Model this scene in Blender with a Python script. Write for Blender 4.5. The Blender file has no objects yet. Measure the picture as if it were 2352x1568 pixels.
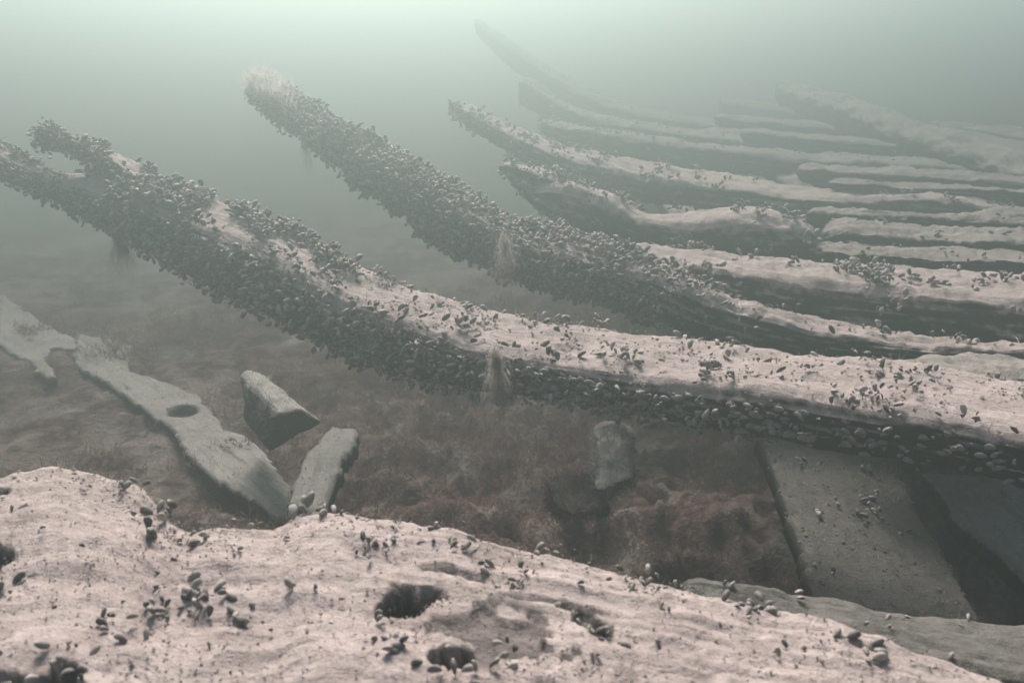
import bpy, math, random
import numpy as np
from mathutils import Vector, Matrix

random.seed(7)
rng = np.random.default_rng(11)
R = math.radians
scene = bpy.context.scene
COL = scene.collection

# ------------------------------------------------------------------ camera
CAM = np.array([0.0, 0.0, 1.30])
PITCH = R(18.0)
HFOV = R(62.0)
FPX = 1176.0 / math.tan(HFOV / 2)
cam_d = bpy.data.cameras.new('camera')
cam = bpy.data.objects.new('camera', cam_d)
COL.objects.link(cam)
cam.location = CAM
cam.rotation_euler = (R(90) - PITCH, 0, 0)
cam_d.sensor_fit = 'HORIZONTAL'
cam_d.angle = HFOV
cam_d.clip_start = 0.02
cam_d.clip_end = 200
cam_d.dof.use_dof = True
cam_d.dof.focus_distance = 1.85
cam_d.dof.aperture_fstop = 8.0
scene.camera = cam

# ------------------------------------------------------------------ light
SUN_EL, SUN_AZ = R(45), R(-10)        # azimuth from +Y, negative = to the left
w = bpy.data.worlds.new('World')
scene.world = w
w.use_nodes = True
nt = w.node_tree
bg = nt.nodes['Background']
sky = nt.nodes.new('ShaderNodeTexSky')
sky.sky_type = 'NISHITA'
sky.sun_disc = False
sky.sun_elevation = SUN_EL
sky.sun_rotation = SUN_AZ
sky.air_density = 1.0
sky.dust_density = 2.0
nt.links.new(sky.outputs[0], bg.inputs[0])
bg.inputs[1].default_value = 0.055
sun_d = bpy.data.lights.new('sun', 'SUN')
sun = bpy.data.objects.new('sun', sun_d)
COL.objects.link(sun)
sun_d.energy = 5.0
sun_d.angle = R(22)
sun_d.color = (1.0, 0.94, 0.875)
sdir = Vector((math.sin(SUN_AZ) * math.cos(SUN_EL), math.cos(SUN_AZ) * math.cos(SUN_EL), math.sin(SUN_EL)))
sun.rotation_euler = sdir.to_track_quat('Z', 'Y').to_euler()
sun.location = sdir * 20

scene.view_settings.view_transform = 'Standard'
scene.view_settings.look = 'None'
scene.view_settings.gamma = 1.0
scene.view_settings.exposure = 1.05
scene.cycles.volume_bounces = 0
scene.cycles.max_bounces = 6
scene.cycles.diffuse_bounces = 2
scene.cycles.use_denoising = True
scene.cycles.denoiser = 'OPENIMAGEDENOISE'
scene.cycles.denoising_input_passes = 'RGB_ALBEDO_NORMAL'
scene.cycles.pixel_filter_type = 'BLACKMAN_HARRIS'
scene.cycles.filter_width = 1.5
scene.cycles.sample_clamp_indirect = 3.0

# ------------------------------------------------------------------ helpers
def P(x, y, d):
    """photo pixel (2352 x 1568 frame) at depth d metres -> point of the place"""
    x = np.asarray(x, float); y = np.asarray(y, float); d = np.asarray(d, float)
    sp, cp = math.sin(PITCH), math.cos(PITCH)
    a = (x - 1176.0) / FPX; b = (784.0 - y) / FPX
    v = np.stack([a + 0 * b, cp + sp * b, -sp + cp * b], -1)
    return CAM + v * d[..., None]

def Pz(x, y, z):
    """photo pixel on the level z"""
    q = P(x, y, np.ones_like(np.asarray(x, float)))
    v = q - CAM
    return CAM + v * ((z - CAM[2]) / v[..., 2])[..., None]

def project(Q):
    q = Q - CAM
    sp, cp = math.sin(PITCH), math.cos(PITCH)
    d = q[..., 1] * cp - q[..., 2] * sp
    u = q[..., 1] * sp + q[..., 2] * cp
    return 1176 + FPX * q[..., 0] / d, 784 - FPX * u / d, d

def _hash(ix, iy, iz, seed):
    h = (ix.astype(np.int64) * 374761393 + iy.astype(np.int64) * 668265263 + iz.astype(np.int64) * 2147483647 + seed * 1274126177) & 0xffffffff
    h = ((h ^ (h >> 13)) * 1274126177) & 0xffffffff
    h = (h ^ (h >> 16)) & 0xffffffff
    return h.astype(np.float64) / 4294967295.0

def vnoise(Q, seed=0):
    i = np.floor(Q).astype(np.int64); f = Q - i
    f = f * f * (3 - 2 * f)
    r = 0
    for a in (0, 1):
        wx = f[..., 0] if a else 1 - f[..., 0]
        for b in (0, 1):
            wy = f[..., 1] if b else 1 - f[..., 1]
            for c in (0, 1):
                wz = f[..., 2] if c else 1 - f[..., 2]
                r = r + wx * wy * wz * _hash(i[..., 0] + a, i[..., 1] + b, i[..., 2] + c, seed)
    return r * 2 - 1

def fbm(Q, oct=4, seed=0, gain=0.5):
    s = 0; a = 1.0
    for k in range(oct):
        s = s + a * vnoise(Q * (2.03 ** k) + 17.3 * k, seed + k)
        a *= gain
    return s

def sstep(a, b, x):
    t = np.clip((x - a) / (b - a), 0, 1)
    return t * t * (3 - 2 * t)

def make_mesh(name, V, F, mat, smooth=True, uv=None, attr=None):
    """V (n,3); F (m,4) or (m,3) or list of both"""
    me = bpy.data.meshes.new(name)
    Fs = F if isinstance(F, list) else [F]
    nv = len(V)
    me.vertices.add(nv)
    me.vertices.foreach_set('co', np.ascontiguousarray(V, np.float32).ravel())
    loops = np.concatenate([f.ravel() for f in Fs]).astype(np.int32)
    tot = np.concatenate([np.full(len(f), f.shape[1], np.int32) for f in Fs])
    start = np.concatenate([[0], np.cumsum(tot)[:-1]]).astype(np.int32)
    me.loops.add(len(loops)); me.loops.foreach_set('vertex_index', loops)
    me.polygons.add(len(tot))
    me.polygons.foreach_set('loop_start', start); me.polygons.foreach_set('loop_total', tot)
    me.polygons.foreach_set('use_smooth', np.full(len(tot), smooth))
    me.update(calc_edges=True)
    if uv is not None:
        l = me.uv_layers.new(name='UVMap')
        l.data.foreach_set('uv', np.ascontiguousarray(uv[loops], np.float32).ravel())
    if attr:
        for k, a in attr.items():
            at = me.attributes.new(k, 'FLOAT', 'POINT')
            at.data.foreach_set('value', np.ascontiguousarray(a, np.float32))
    me.validate()
    me.materials.append(mat)
    return me

def link(name, me, parent=None, label=None, cat=None, group=None, kind=None, loc=None):
    o = bpy.data.objects.new(name, me)
    COL.objects.link(o)
    if loc is not None: o.location = loc
    if parent is not None: o.parent = parent
    if label: o['label'] = label
    if cat: o['category'] = cat
    if group: o['group'] = group
    if kind: o['kind'] = kind
    return o

# ------------------------------------------------------------------ materials
def new_mat(name):
    m = bpy.data.materials.new(name); m.use_nodes = True
    t = m.node_tree; b = t.nodes['Principled BSDF']
    return m, t, b

def nd(t, typ, **kw):
    n = t.nodes.new(typ)
    for k, v in kw.items():
        if k.startswith('_'): setattr(n, k[1:], v)
        else: n.inputs[k].default_value = v
    return n

def noise(t, vec, scale, detail=5, rough=0.55, dist=0.0):
    n = nd(t, 'ShaderNodeTexNoise', Scale=scale, Detail=detail, Roughness=rough, Distortion=dist)
    if vec is not None: t.links.new(vec, n.inputs['Vector'])
    return n.outputs['Fac']

def ramp(t, fac, a, b, lo=0.0, hi=1.0):
    n = nd(t, 'ShaderNodeMapRange', _interpolation_type='SMOOTHSTEP')
    n.inputs['From Min'].default_value = a; n.inputs['From Max'].default_value = b
    n.inputs['To Min'].default_value = lo; n.inputs['To Max'].default_value = hi
    t.links.new(fac, n.inputs['Value'])
    return n.outputs['Result']

def mathn(t, op, a, b):
    n = nd(t, 'ShaderNodeMath', _operation=op)
    for k, v in enumerate((a, b)):
        if isinstance(v, (int, float)): n.inputs[k].default_value = v
        else: t.links.new(v, n.inputs[k])
    return n.outputs[0]

def mixc(t, fac, a, b):
    n = nd(t, 'ShaderNodeMix', _data_type='RGBA')
    if isinstance(fac, (int, float)): n.inputs[0].default_value = fac
    else: t.links.new(fac, n.inputs[0])
    for k, v in ((6, a), (7, b)):
        if isinstance(v, tuple): n.inputs[k].default_value = (*v, 1)
        else: t.links.new(v, n.inputs[k])
    return n.outputs[2]

def bump(t, h, strength, dist, prev=None):
    n = nd(t, 'ShaderNodeBump', Strength=strength, Distance=dist)
    t.links.new(h, n.inputs['Height'])
    if prev is not None: t.links.new(prev, n.inputs['Normal'])
    return n.outputs[0]

SILT = (0.58, 0.465, 0.44)
SILT2 = (0.41, 0.32, 0.30)
def timber_mat(name, silt=SILT, silt2=SILT2, wood=(0.018, 0.016, 0.014), wood2=(0.055, 0.048, 0.042), lo=0.15, hi=0.60, use_bare=False, streak=0.0, gs=(6, 90, 1)):
    m, t, b = new_mat(name)
    tc = nd(t, 'ShaderNodeTexCoord'); geo = nd(t, 'ShaderNodeNewGeometry')
    mp = nd(t, 'ShaderNodeMapping'); mp.inputs['Scale'].default_value = gs
    t.links.new(tc.outputs['UV'], mp.inputs['Vector'])
    grain = noise(t, mp.outputs[0], 1.0, 5, 0.6, 0.4)
    obj = geo.outputs['Position']
    big = noise(t, obj, 9, 5, 0.6)
    mid = noise(t, obj, 60, 5, 0.65)
    fine = noise(t, obj, 420, 3, 0.7)
    sx = nd(t, 'ShaderNodeSeparateXYZ'); t.links.new(geo.outputs['Normal'], sx.inputs[0])
    up = sx.outputs['Z']
    k = mathn(t, 'ADD', up, mathn(t, 'MULTIPLY', mathn(t, 'SUBTRACT', big, 0.5), 0.9))
    k = mathn(t, 'ADD', k, mathn(t, 'MULTIPLY', mathn(t, 'SUBTRACT', grain, 0.5), 0.6))
    k = mathn(t, 'ADD', k, mathn(t, 'MULTIPLY', mathn(t, 'SUBTRACT', mid, 0.5), 0.5))
    mask = ramp(t, k, lo, hi)
    if use_bare:
        mask = mathn(t, 'MULTIPLY', mask, 1.0)
        at = nd(t, 'ShaderNodeAttribute', _attribute_name='bare')
        inv = mathn(t, 'SUBTRACT', 1.0, at.outputs['Fac'])
        mask = mathn(t, 'MULTIPLY', mask, inv)
    wd = mixc(t, ramp(t, grain, 0.35, 0.7), wood, wood2)
    sl = mixc(t, ramp(t, mathn(t, 'ADD', mathn(t, 'MULTIPLY', mid, 0.6), mathn(t, 'MULTIPLY', big, 0.4)), 0.36, 0.62), silt2, silt)
    sl = mixc(t, ramp(t, fine, 0.32, 0.46, 0.45, 0.0), sl, (0.15, 0.125, 0.115))
    sl = mixc(t, ramp(t, noise(t, obj, 130, 3, 0.6), 0.30, 0.42, 0.35, 0.0), sl, (0.16, 0.13, 0.12))
    if streak:
        sl = mixc(t, ramp(t, grain, 0.50, 0.72, 0.0, streak), sl, (0.10, 0.088, 0.078))
        sl = mixc(t, ramp(t, noise(t, obj, 26, 4, 0.6), 0.55, 0.70, 0.0, max(0, streak - .3)), sl, (0.13, 0.11, 0.10))
    t.links.new(mixc(t, mask, wd, sl), b.inputs['Base Color'])
    b.inputs['Roughness'].default_value = 0.95
    b.inputs['Specular IOR Level'].default_value = 0.15
    n1 = bump(t, grain, 0.7, 0.006)
    n2 = bump(t, mid, 0.55, 0.007, n1)
    n3 = bump(t, noise(t, obj, 210, 4, 0.75), 0.8, 0.004, n2)
    t.links.new(n3, b.inputs['Normal'])
    return m

M_timber = timber_mat('silted_timber', use_bare=True)
M_plank = timber_mat('silted_plank', silt=(0.21, 0.185, 0.17), silt2=(0.12, 0.105, 0.098), wood=(0.05, 0.045, 0.04), lo=0.25, hi=0.75, streak=.75, gs=(3, 40, 1))  # silt colour lowered: dim light on the plank under the rib is painted in

M_dim = timber_mat('dim_silted_timber', silt=(.44, .375, .345), silt2=(.26, .22, .20), lo=.40, hi=.85, streak=.7, gs=(2.2, 30, 1))
M_near = timber_mat('near_silted_beam', lo=-1.0, hi=-.45, use_bare=True, streak=.45, gs=(5, 55, 1))

def shell_mat(name='mussel_shell', cover=0.8):
    m, t, b = new_mat(name)
    geo = nd(t, 'ShaderNodeNewGeometry'); oi = nd(t, 'ShaderNodeObjectInfo')
    rnd = mathn(t, 'FRACT', mathn(t, 'ADD', geo.outputs['Random Per Island'], oi.outputs['Random']), 0)
    base = mixc(t, ramp(t, rnd, 0.0, 1.0), (0.035, 0.031, 0.029), (0.34, 0.295, 0.27))
    base = mixc(t, ramp(t, rnd, 0.78, 0.95), base, (0.48, 0.42, 0.385))
    pos = geo.outputs['Position']
    n = noise(t, pos, 160, 4, 0.7)
    uvn = nd(t, 'ShaderNodeTexCoord'); su = nd(t, 'ShaderNodeSeparateXYZ'); t.links.new(uvn.outputs['UV'], su.inputs[0])
    ph = mathn(t, 'ADD', mathn(t, 'MULTIPLY', su.outputs[0], 42.0), mathn(t, 'MULTIPLY', n, 5.0))
    ring = mathn(t, 'SINE', ph, 0)
    base = mixc(t, ramp(t, ring, 0.2, 0.9, 0.0, 0.55), base, (0.20, 0.175, 0.16))
    base = mixc(t, ramp(t, su.outputs[0], 0.86, 0.97, 0.0, 0.7), base, (0.45, 0.40, 0.37))
    sx = nd(t, 'ShaderNodeSeparateXYZ'); t.links.new(geo.outputs['Normal'], sx.inputs[0])
    k = mathn(t, 'ADD', sx.outputs['Z'], mathn(t, 'MULTIPLY', mathn(t, 'SUBTRACT', n, 0.5), 1.6))
    t.links.new(mixc(t, ramp(t, k, 0.0, 1.05, 0.0, cover), base, (0.60, 0.51, 0.47)), b.inputs['Base Color'])
    b.inputs['Roughness'].default_value = 0.7
    b.inputs['Specular IOR Level'].default_value = 0.3
    t.links.new(bump(t, n, 0.5, 0.002), b.inputs['Normal'])
    return m
M_shell = shell_mat()
M_shell_clean = shell_mat('clean_mussel_shell', 0.28)

def simple_mat(name, c1, c2, scale, rough=0.95, trans=0.0):
    m, t, b = new_mat(name)
    geo = nd(t, 'ShaderNodeNewGeometry')
    n = noise(t, geo.outputs['Position'], scale, 5, 0.65)
    t.links.new(mixc(t, ramp(t, n, 0.38, 0.62), c1, c2), b.inputs['Base Color'])
    b.inputs['Roughness'].default_value = rough
    b.inputs['Specular IOR Level'].default_value = 0.1
    t.links.new(bump(t, noise(t, geo.outputs['Position'], scale * 6, 4, 0.7), 0.6, 0.01), b.inputs['Normal'])
    if trans:
        tr = nd(t, 'ShaderNodeBsdfTranslucent'); mx = nd(t, 'ShaderNodeMixShader', Fac=trans)
        t.links.new(b.inputs['Base Color'].links[0].from_socket, tr.inputs['Color'])
        t.links.new(b.outputs[0], mx.inputs[1]); t.links.new(tr.outputs[0], mx.inputs[2])
        t.links.new(mx.outputs[0], t.nodes['Material Output'].inputs['Surface'])
    return m
M_crumb = simple_mat('crumbs', (0.16, 0.13, 0.12), (0.58, 0.48, 0.44), 300)
M_algae = simple_mat('red_brown_algae', (0.13, 0.055, 0.052), (0.44, 0.28, 0.26), 11, trans=.5)
M_fuzz = simple_mat('pale_fuzz', (0.55, 0.50, 0.46), (0.80, 0.75, 0.71), 30, trans=.6)
M_tuft = simple_mat('brown_tuft', (0.34, 0.28, 0.26), (0.50, 0.42, 0.39), 40, trans=.6)

M_growth = simple_mat('grey_green_growth', (0.36, 0.31, 0.28), (0.66, 0.60, 0.56), 20, trans=.5)

def seabed_mat():
    m, t, b = new_mat('seabed_silt')
    geo = nd(t, 'ShaderNodeNewGeometry'); pos = geo.outputs['Position']
    a = noise(t, pos, 1.3, 6, 0.6); c = noise(t, pos, 7, 6, 0.65); f = noise(t, pos, 60, 4, 0.7)
    col = mixc(t, ramp(t, mathn(t, 'ADD', mathn(t, 'MULTIPLY', a, 0.5), mathn(t, 'MULTIPLY', c, 0.5)), 0.45, 0.58), (0.12, 0.062, 0.058), (0.42, 0.34, 0.31))
    col = mixc(t, ramp(t, noise(t, pos, 16, 5, 0.7), 0.42, 0.6, 0.0, 0.6), col, (0.36, 0.25, 0.235))
    col = mixc(t, ramp(t, f, 0.4, 0.6, 0.0, 0.45), col, (0.07, 0.035, 0.03))
    t.links.new(col, b.inputs['Base Color'])
    b.inputs['Roughness'].default_value = 1.0
    b.inputs['Specular IOR Level'].default_value = 0.05
    t.links.new(bump(t, f, 0.5, 0.02, bump(t, c, 0.7, 0.06)), b.inputs['Normal'])
    return m
M_bed = seabed_mat()

# ------------------------------------------------------------------ seabed
def bed_z(x, y):
    Q = np.stack([x, y, np.zeros_like(x)], -1)
    near = sstep(5.5, 3.0, y) * (.30 + .70 * sstep(-.9, -.1, x))
    return 0.05 * fbm(Q * 0.8, 4, 5) + near * (0.11 * (0.55 - np.abs(fbm(Q * 4.2, 3, 9))) + 0.045 * (0.5 - np.abs(fbm(Q * 10, 3, 19))) + .02 * (.5 - np.abs(fbm(Q * 27, 2, 29))))
nx, ny = 520, 420
gx = np.linspace(-1, 1, nx); gx = np.sign(gx) * (np.abs(gx) * 3 + np.abs(gx) ** 5 * 19)
gy = np.linspace(0, 1, ny); gy = -3 + gy * 9 + gy ** 5 * 16
X, Y = np.meshgrid(gx, gy)
V = np.stack([X, Y, bed_z(X, Y)], -1).reshape(-1, 3)
def grid_faces(n, m, wrap=False):
    i, j = np.meshgrid(np.arange(n - 1), np.arange(m if wrap else m - 1), indexing='ij')
    j2 = (j + 1) % m
    return np.stack([i * m + j, i * m + j2, (i + 1) * m + j2, (i + 1) * m + j], -1).reshape(-1, 4)
link('seabed', make_mesh('seabed', V, grid_faces(ny, nx), M_bed), kind='structure')

# ------------------------------------------------------------------ timbers
def smooth_interp(tab, n):
    """tab (k, c) -> n smooth rows, Catmull-Rom over chord length"""
    tab = np.asarray(tab, float)
    xy = tab[:, :2]
    L = np.concatenate([[0], np.cumsum(np.sqrt((np.diff(xy, axis=0) ** 2).sum(1)) + 1)])
    u = np.linspace(0, L[-1], n)
    i = np.clip(np.searchsorted(L, u, 'right') - 1, 0, len(tab) - 2)
    h = (L[i + 1] - L[i]); t = ((u - L[i]) / h)[:, None]
    m = np.gradient(tab, L, axis=0)
    p0, p1, m0, m1 = tab[i], tab[i + 1], m[i] * h[:, None], m[i + 1] * h[:, None]
    return (2 * t**3 - 3 * t**2 + 1) * p0 + (t**3 - 2 * t**2 + t) * m0 + (-2 * t**3 + 3 * t**2) * p1 + (t**3 - t**2) * m1

def unit_ring(M, n, front=1.0):
    th = np.linspace(0, 2 * math.pi, 2000, endpoint=False)
    c, s = np.cos(th), np.sin(th)
    a = np.sign(c) * np.abs(c) ** (2 / n); b = np.sign(s) * np.abs(s) ** (2 / n)
    d = np.sqrt(np.diff(np.append(a, a[0])) ** 2 + np.diff(np.append(b, b[0])) ** 2)
    L = np.concatenate([[0], np.cumsum(d)])
    u = np.linspace(0, L[-1], M, endpoint=False)
    return np.interp(u, L, np.append(a, a[0])), np.interp(u, L, np.append(b, b[0]))

def grid_normals(G):
    du = np.gradient(G, axis=0)
    dv = np.roll(G, -1, 1) - np.roll(G, 1, 1)
    n = np.cross(du, dv); n /= np.linalg.norm(n, axis=-1, keepdims=True) + 1e-12
    c = G.mean(1, keepdims=True)
    sg = np.sign(((G - c) * n).sum(-1).mean())
    return n * sg

def sweep(name, tab, N, M, n_pow=4.5, lump=0.012, grain=0.006, seed=1, cap=(0.03, 0.03), extra=None, mat=None, ragged=0.0):
    """tab rows: x, y_front_edge, y_back_edge, y_bottom, depth, width. Returns dict with mesh data."""
    r = smooth_interp(tab, N)
    x, yF, yB, yG, d, wd = r.T
    F = P(x, yF, d); B = P(x, yB, d + wd); G = P(x, yG, d + 0.02); H = B + (G - F)
    c = (F + B + G + H) / 4; a = (F - B + G - H) / 4 * 1.04; b = (F + B - G - H) / 4 * 1.04
    ca, sb = unit_ring(M, n_pow)
    S = np.concatenate([[0], np.cumsum(np.linalg.norm(np.diff(c, axis=0), axis=1))])
    # taper at both ends
    rad = np.ones(N)
    for k, L in enumerate(cap):
        if L > 0:
            e = S if k == 0 else S[-1] - S
            rad *= np.sqrt(np.clip(1 - (1 - np.clip(e / L, 0, 1)) ** 2, 0.0004, 1))
    Gd = c[:, None] + rad[:, None, None] * (a[:, None] * ca[None, :, None] + b[:, None] * sb[None, :, None])
    nrm = grid_normals(Gd)
    per = np.linspace(0, 1, M, endpoint=False) * 2 * (np.linalg.norm(a, axis=1).mean() + np.linalg.norm(b, axis=1).mean()) * 2
    U = np.stack([np.broadcast_to(S[:, None], (N, M)), np.broadcast_to(per[None], (N, M))], -1)
    # lumps, long grain ridges, pits
    gq = np.stack([S[:, None] * 4.0 + 0 * per[None], ca[None] * 7 + 0 * S[:, None], sb[None] * 7 + 0 * S[:, None]], -1)
    hgt = lump * fbm(Gd * 9, 4, seed) + grain * fbm(gq * 1.6, 4, seed + 40, 0.65) + 0.35 * grain * fbm(Gd * 70, 2, seed + 80)
    if ragged:
        hgt = hgt + ragged * fbm(Gd * 22, 3, seed + 60)
    bare = np.zeros((N, M))
    Gd = Gd + nrm * hgt[..., None] * rad[:, None, None] ** 0.5
    if extra is not None:
        Gd, bare = extra(Gd, nrm, bare)
    nrm = grid_normals(Gd)
    V = Gd.reshape(-1, 3)
    V = np.concatenate([V, [Gd[0].mean(0)], [Gd[-1].mean(0)]])
    F4 = grid_faces(N, M, True)
    j = np.arange(M); j2 = (j + 1) % M; o = N * M
    T = np.concatenate([np.stack([j2, j, np.full(M, o)], -1), np.stack([(N - 1) * M + j, (N - 1) * M + j2, np.full(M, o + 1)], -1)])
    uv = np.concatenate([U.reshape(-1, 2), [[0, 0]], [[S[-1], 0]]])
    bb = np.concatenate([bare.ravel(), [0, 0]])
    # outward winding: flip if needed
    v0, v1, v2 = V[F4[:, 0]], V[F4[:, 1]], V[F4[:, 2]]
    fn = np.cross(v1 - v0, v2 - v0)
    if (fn * nrm.reshape(-1, 3)[F4[:, 0]]).sum() < 0:
        F4 = F4[:, ::-1]; T = T[:, ::-1]
    return dict(name=name, V=V, F4=F4, T=T, uv=uv, bare=bb, G=Gd, N=nrm, S=S, ca=ca, sb=sb, x=x)

def merge(ds):
    o = 0; V = []; F4 = []; T = []; uv = []; bare = []
    for d in ds:
        V.append(d['V']); F4.append(d['F4'] + o); T.append(d['T'] + o); uv.append(d['uv']); bare.append(d['bare'])
        o += len(d['V'])
    return np.concatenate(V), [np.concatenate(F4), np.concatenate(T)], np.concatenate(uv), np.concatenate(bare)

def build_timber(name, ds, mat, label, cat, group=None):
    V, F, uv, bare = merge(ds)
    org = V.mean(0)
    me = make_mesh(name, V - org, F, mat, uv=uv, attr={'bare': bare})
    return link(name, me, None, label, cat, group, loc=org), org

# ------------------------------------------------------------------ mussels
def mussel_arrays(nr, ns):
    """one closed blue-mussel-like shell, umbo at origin, length 1 along +X, hinge plane XZ"""
    V = [[0, 0, 0]]
    ts = (1 - np.cos(np.linspace(0, math.pi, nr + 2)[1:-1])) / 2
    for t in ts:
        hw = 0.255 * (t ** 0.78) * ((1 - t) ** 0.38) * 2.15        # half height of outline
        hy = 0.25 * (t ** 0.6) * ((1 - t) ** 0.62) * 2.0         # half thickness
        zc = 0.07 * math.sin(t * math.pi)
        for k in range(ns):
            th = 2 * math.pi * k / ns
            cy, sz = math.cos(th), math.sin(th)
            y = hy * np.sign(cy) * abs(cy) ** 0.9
            if abs(cy) < 0.3: y *= 0.55                           # pinched seam
            V.append([t, y, zc + hw * sz])
    V.append([1, 0, 0.0])
    V = np.array(V); n = len(V)
    F4 = []; T = []
    for i in range(nr - 1):
        for k in range(ns):
            a = 1 + i * ns + k; b = 1 + i * ns + (k + 1) % ns
            F4.append([a, b, b + ns, a + ns])
    for k in range(ns):
        T.append([0, 1 + (k + 1) % ns, 1 + k])
        l = 1 + (nr - 1) * ns
        T.append([l + k, l + (k + 1) % ns, n - 1])
    return V, np.array(F4), np.array(T)
SH_V, SH_F, SH_T = mussel_arrays(5, 8)
def shell_uv(V): return np.stack([np.hypot(V[:, 0], V[:, 2] * .8), V[:, 1] * 2 + .5], -1)
HI_V, HI_F, HI_T = mussel_arrays(11, 16)
hi_me = make_mesh('mussel', HI_V, [HI_F, HI_T], M_shell, uv=shell_uv(HI_V))
hi_clean = make_mesh('mussel', HI_V, [HI_F, HI_T], M_shell_clean, uv=shell_uv(HI_V))

def frames(Nn, stick, r):
    """random shell frames: long axis mixes normal and tangent"""
    n = len(Nn)
    rv = r.normal(size=(n, 3))
    t = rv - (rv * Nn).sum(1, keepdims=True) * Nn; t /= np.linalg.norm(t, axis=1, keepdims=True) + 1e-9
    s = np.clip(stick + r.normal(size=(n, 1)) * 0.25, 0.02, 1)
    X = Nn * s + t * np.sqrt(np.clip(1 - s * s, 0, 1)); X /= np.linalg.norm(X, axis=1, keepdims=True)
    rv = r.normal(size=(n, 3)) * 0.6 + np.cross(Nn, X)
    Yv = rv - (rv * X).sum(1, keepdims=True) * X; Yv /= np.linalg.norm(Yv, axis=1, keepdims=True) + 1e-9
    return X, Yv, np.cross(X, Yv)

def merged_shells(pos, X, Y, Z, size):
    B = np.stack([X, Y, Z], 1)                                    # rows are axes
    sv = SH_V[None] * rng.uniform([.85, .7, .75], [1.1, 1.35, 1.15], (len(pos), 1, 3)) + rng.normal(size=(len(pos), len(SH_V), 3)) * .022
    V = np.einsum('nvk,nkc->nvc', sv, B) * size[:, None, None] + pos[:, None]
    k = len(SH_V); off = (np.arange(len(pos)) * k)[:, None, None]
    return V.reshape(-1, 3), [(SH_F[None] + off).reshape(-1, 4), (SH_T[None] + off).reshape(-1, 3)]

def place_shells(parent, org, pos, Nn, size, stick, n_ind=100, r=None, layer=0.0, shell=None):
    shell = shell or hi_me
    r = r or rng
    pos = pos + Nn * (r.random((len(pos), 1)) * layer)
    X, Y, Z = frames(Nn, stick, r)
    px, py, d = project(pos)
    toward = ((CAM - pos) / np.linalg.norm(CAM - pos, axis=1, keepdims=True) * Nn).sum(1)
    inside = (px > 5) & (px < 2347) & (py > 5) & (py < 1563)
    score = size / d * (inside & (toward > -0.1)) * (0.6 + 0.4 * np.clip(toward, 0, 1))
    order = np.argsort(-score)
    ind = order[:n_ind]; ind = ind[score[ind] > 0]; rest = np.setdiff1d(np.arange(len(pos)), ind)
    for q in ind:
        o = bpy.data.objects.new('mussel', shell); COL.objects.link(o)
        o.parent = parent
        M = Matrix(np.array([X[q] * size[q], Y[q] * size[q] * r.uniform(.75, 1.2), Z[q] * size[q] * r.uniform(.8, 1.1)]).T.tolist()).to_4x4()
        M.translation = Vector(pos[q] - org)
        o.matrix_local = M
    if len(rest):
        V, F = merged_shells(pos[rest] - org, X[rest], Y[rest], Z[rest], size[rest])
        o = link('mussel_crust', make_mesh('mussel_crust', V, F, shell.materials[0], uv=np.tile(shell_uv(SH_V), (len(rest), 1))), parent, kind='stuff')

def sample_surface(ds, n, dens, r=None):
    """n points over the sweep surfaces, weight = dens(pos, normal, x_station, ring_b)"""
    r = r or rng
    Pn = []; Nn = []; W = []
    for d in ds:
        G, Nm = d['G'], d['N']
        du = np.linalg.norm(np.gradient(G, axis=0), axis=-1)
        dv = np.linalg.norm(np.roll(G, -1, 1) - G, axis=-1)
        X_ = np.broadcast_to(d['x'][:, None], du.shape)
        wgt = du * dv * dens(G, Nm, X_)
        Pn.append(G.reshape(-1, 3)); Nn.append(Nm.reshape(-1, 3)); W.append(wgt.ravel())
    Pn, Nn, W = map(np.concatenate, (Pn, Nn, W))
    idx = r.choice(len(W), n, p=W / W.sum())
    return Pn[idx] + r.normal(size=(n, 3)) * 0.004, Nn[idx]

def clumped(ds, k, dens, lo=3, hi=10, spread=.012, r=None):
    r = r or rng
    c, cn = sample_surface(ds, k, dens, r)
    m = r.integers(lo, hi + 1, k)
    pos = np.repeat(c, m, 0); N0 = np.repeat(cn, m, 0)
    sp = np.repeat(spread * np.sqrt(m / hi), m)[:, None]
    off = r.normal(size=pos.shape) * sp
    off -= (off * N0).sum(1, keepdims=True) * N0 * .7
    lean = N0 + off / sp * .45
    return pos + off, lean / np.linalg.norm(lean, axis=1, keepdims=True)

def blades(pos, Nn, length, width, r, curl=0.5, seg=3, down=0.0, wave=0.0):
    """thin ribbons rising from points; returns V,F"""
    n = len(pos)
    rv = r.normal(size=(n, 3)) * curl + Nn
    D = rv / np.linalg.norm(rv, axis=1, keepdims=True)
    S = np.cross(D, r.normal(size=(n, 3))); S /= np.linalg.norm(S, axis=1, keepdims=True) + 1e-9
    L = np.broadcast_to(length, (n,)) if np.ndim(length) == 0 else length
    bend = r.normal(size=(n, 3)) * 0.5
    rows = []
    for k in range(seg + 1):
        t = k / seg
        c = pos + D * (L * t)[:, None] + bend * (L * t * t)[:, None] * 0.5 + np.array([0, 0, -down]) * (L * t * t)[:, None]
        if wave: c = c + wave * t ** .5 * np.stack([fbm(c * 28 + 9.1 * q, 3, 900 + q) for q in range(3)], -1)
        wv = width * (1 - 0.85 * t)
        rows += [c - S * wv, c + S * wv]
    V = np.stack(rows, 1)
    k = V.shape[1]
    f = np.array([[2 * i, 2 * i + 1, 2 * i + 3, 2 * i + 2] for i in range(seg)])
    F = (f[None] + (np.arange(n) * k)[:, None, None]).reshape(-1, 4)
    return V.reshape(-1, 3), F

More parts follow.
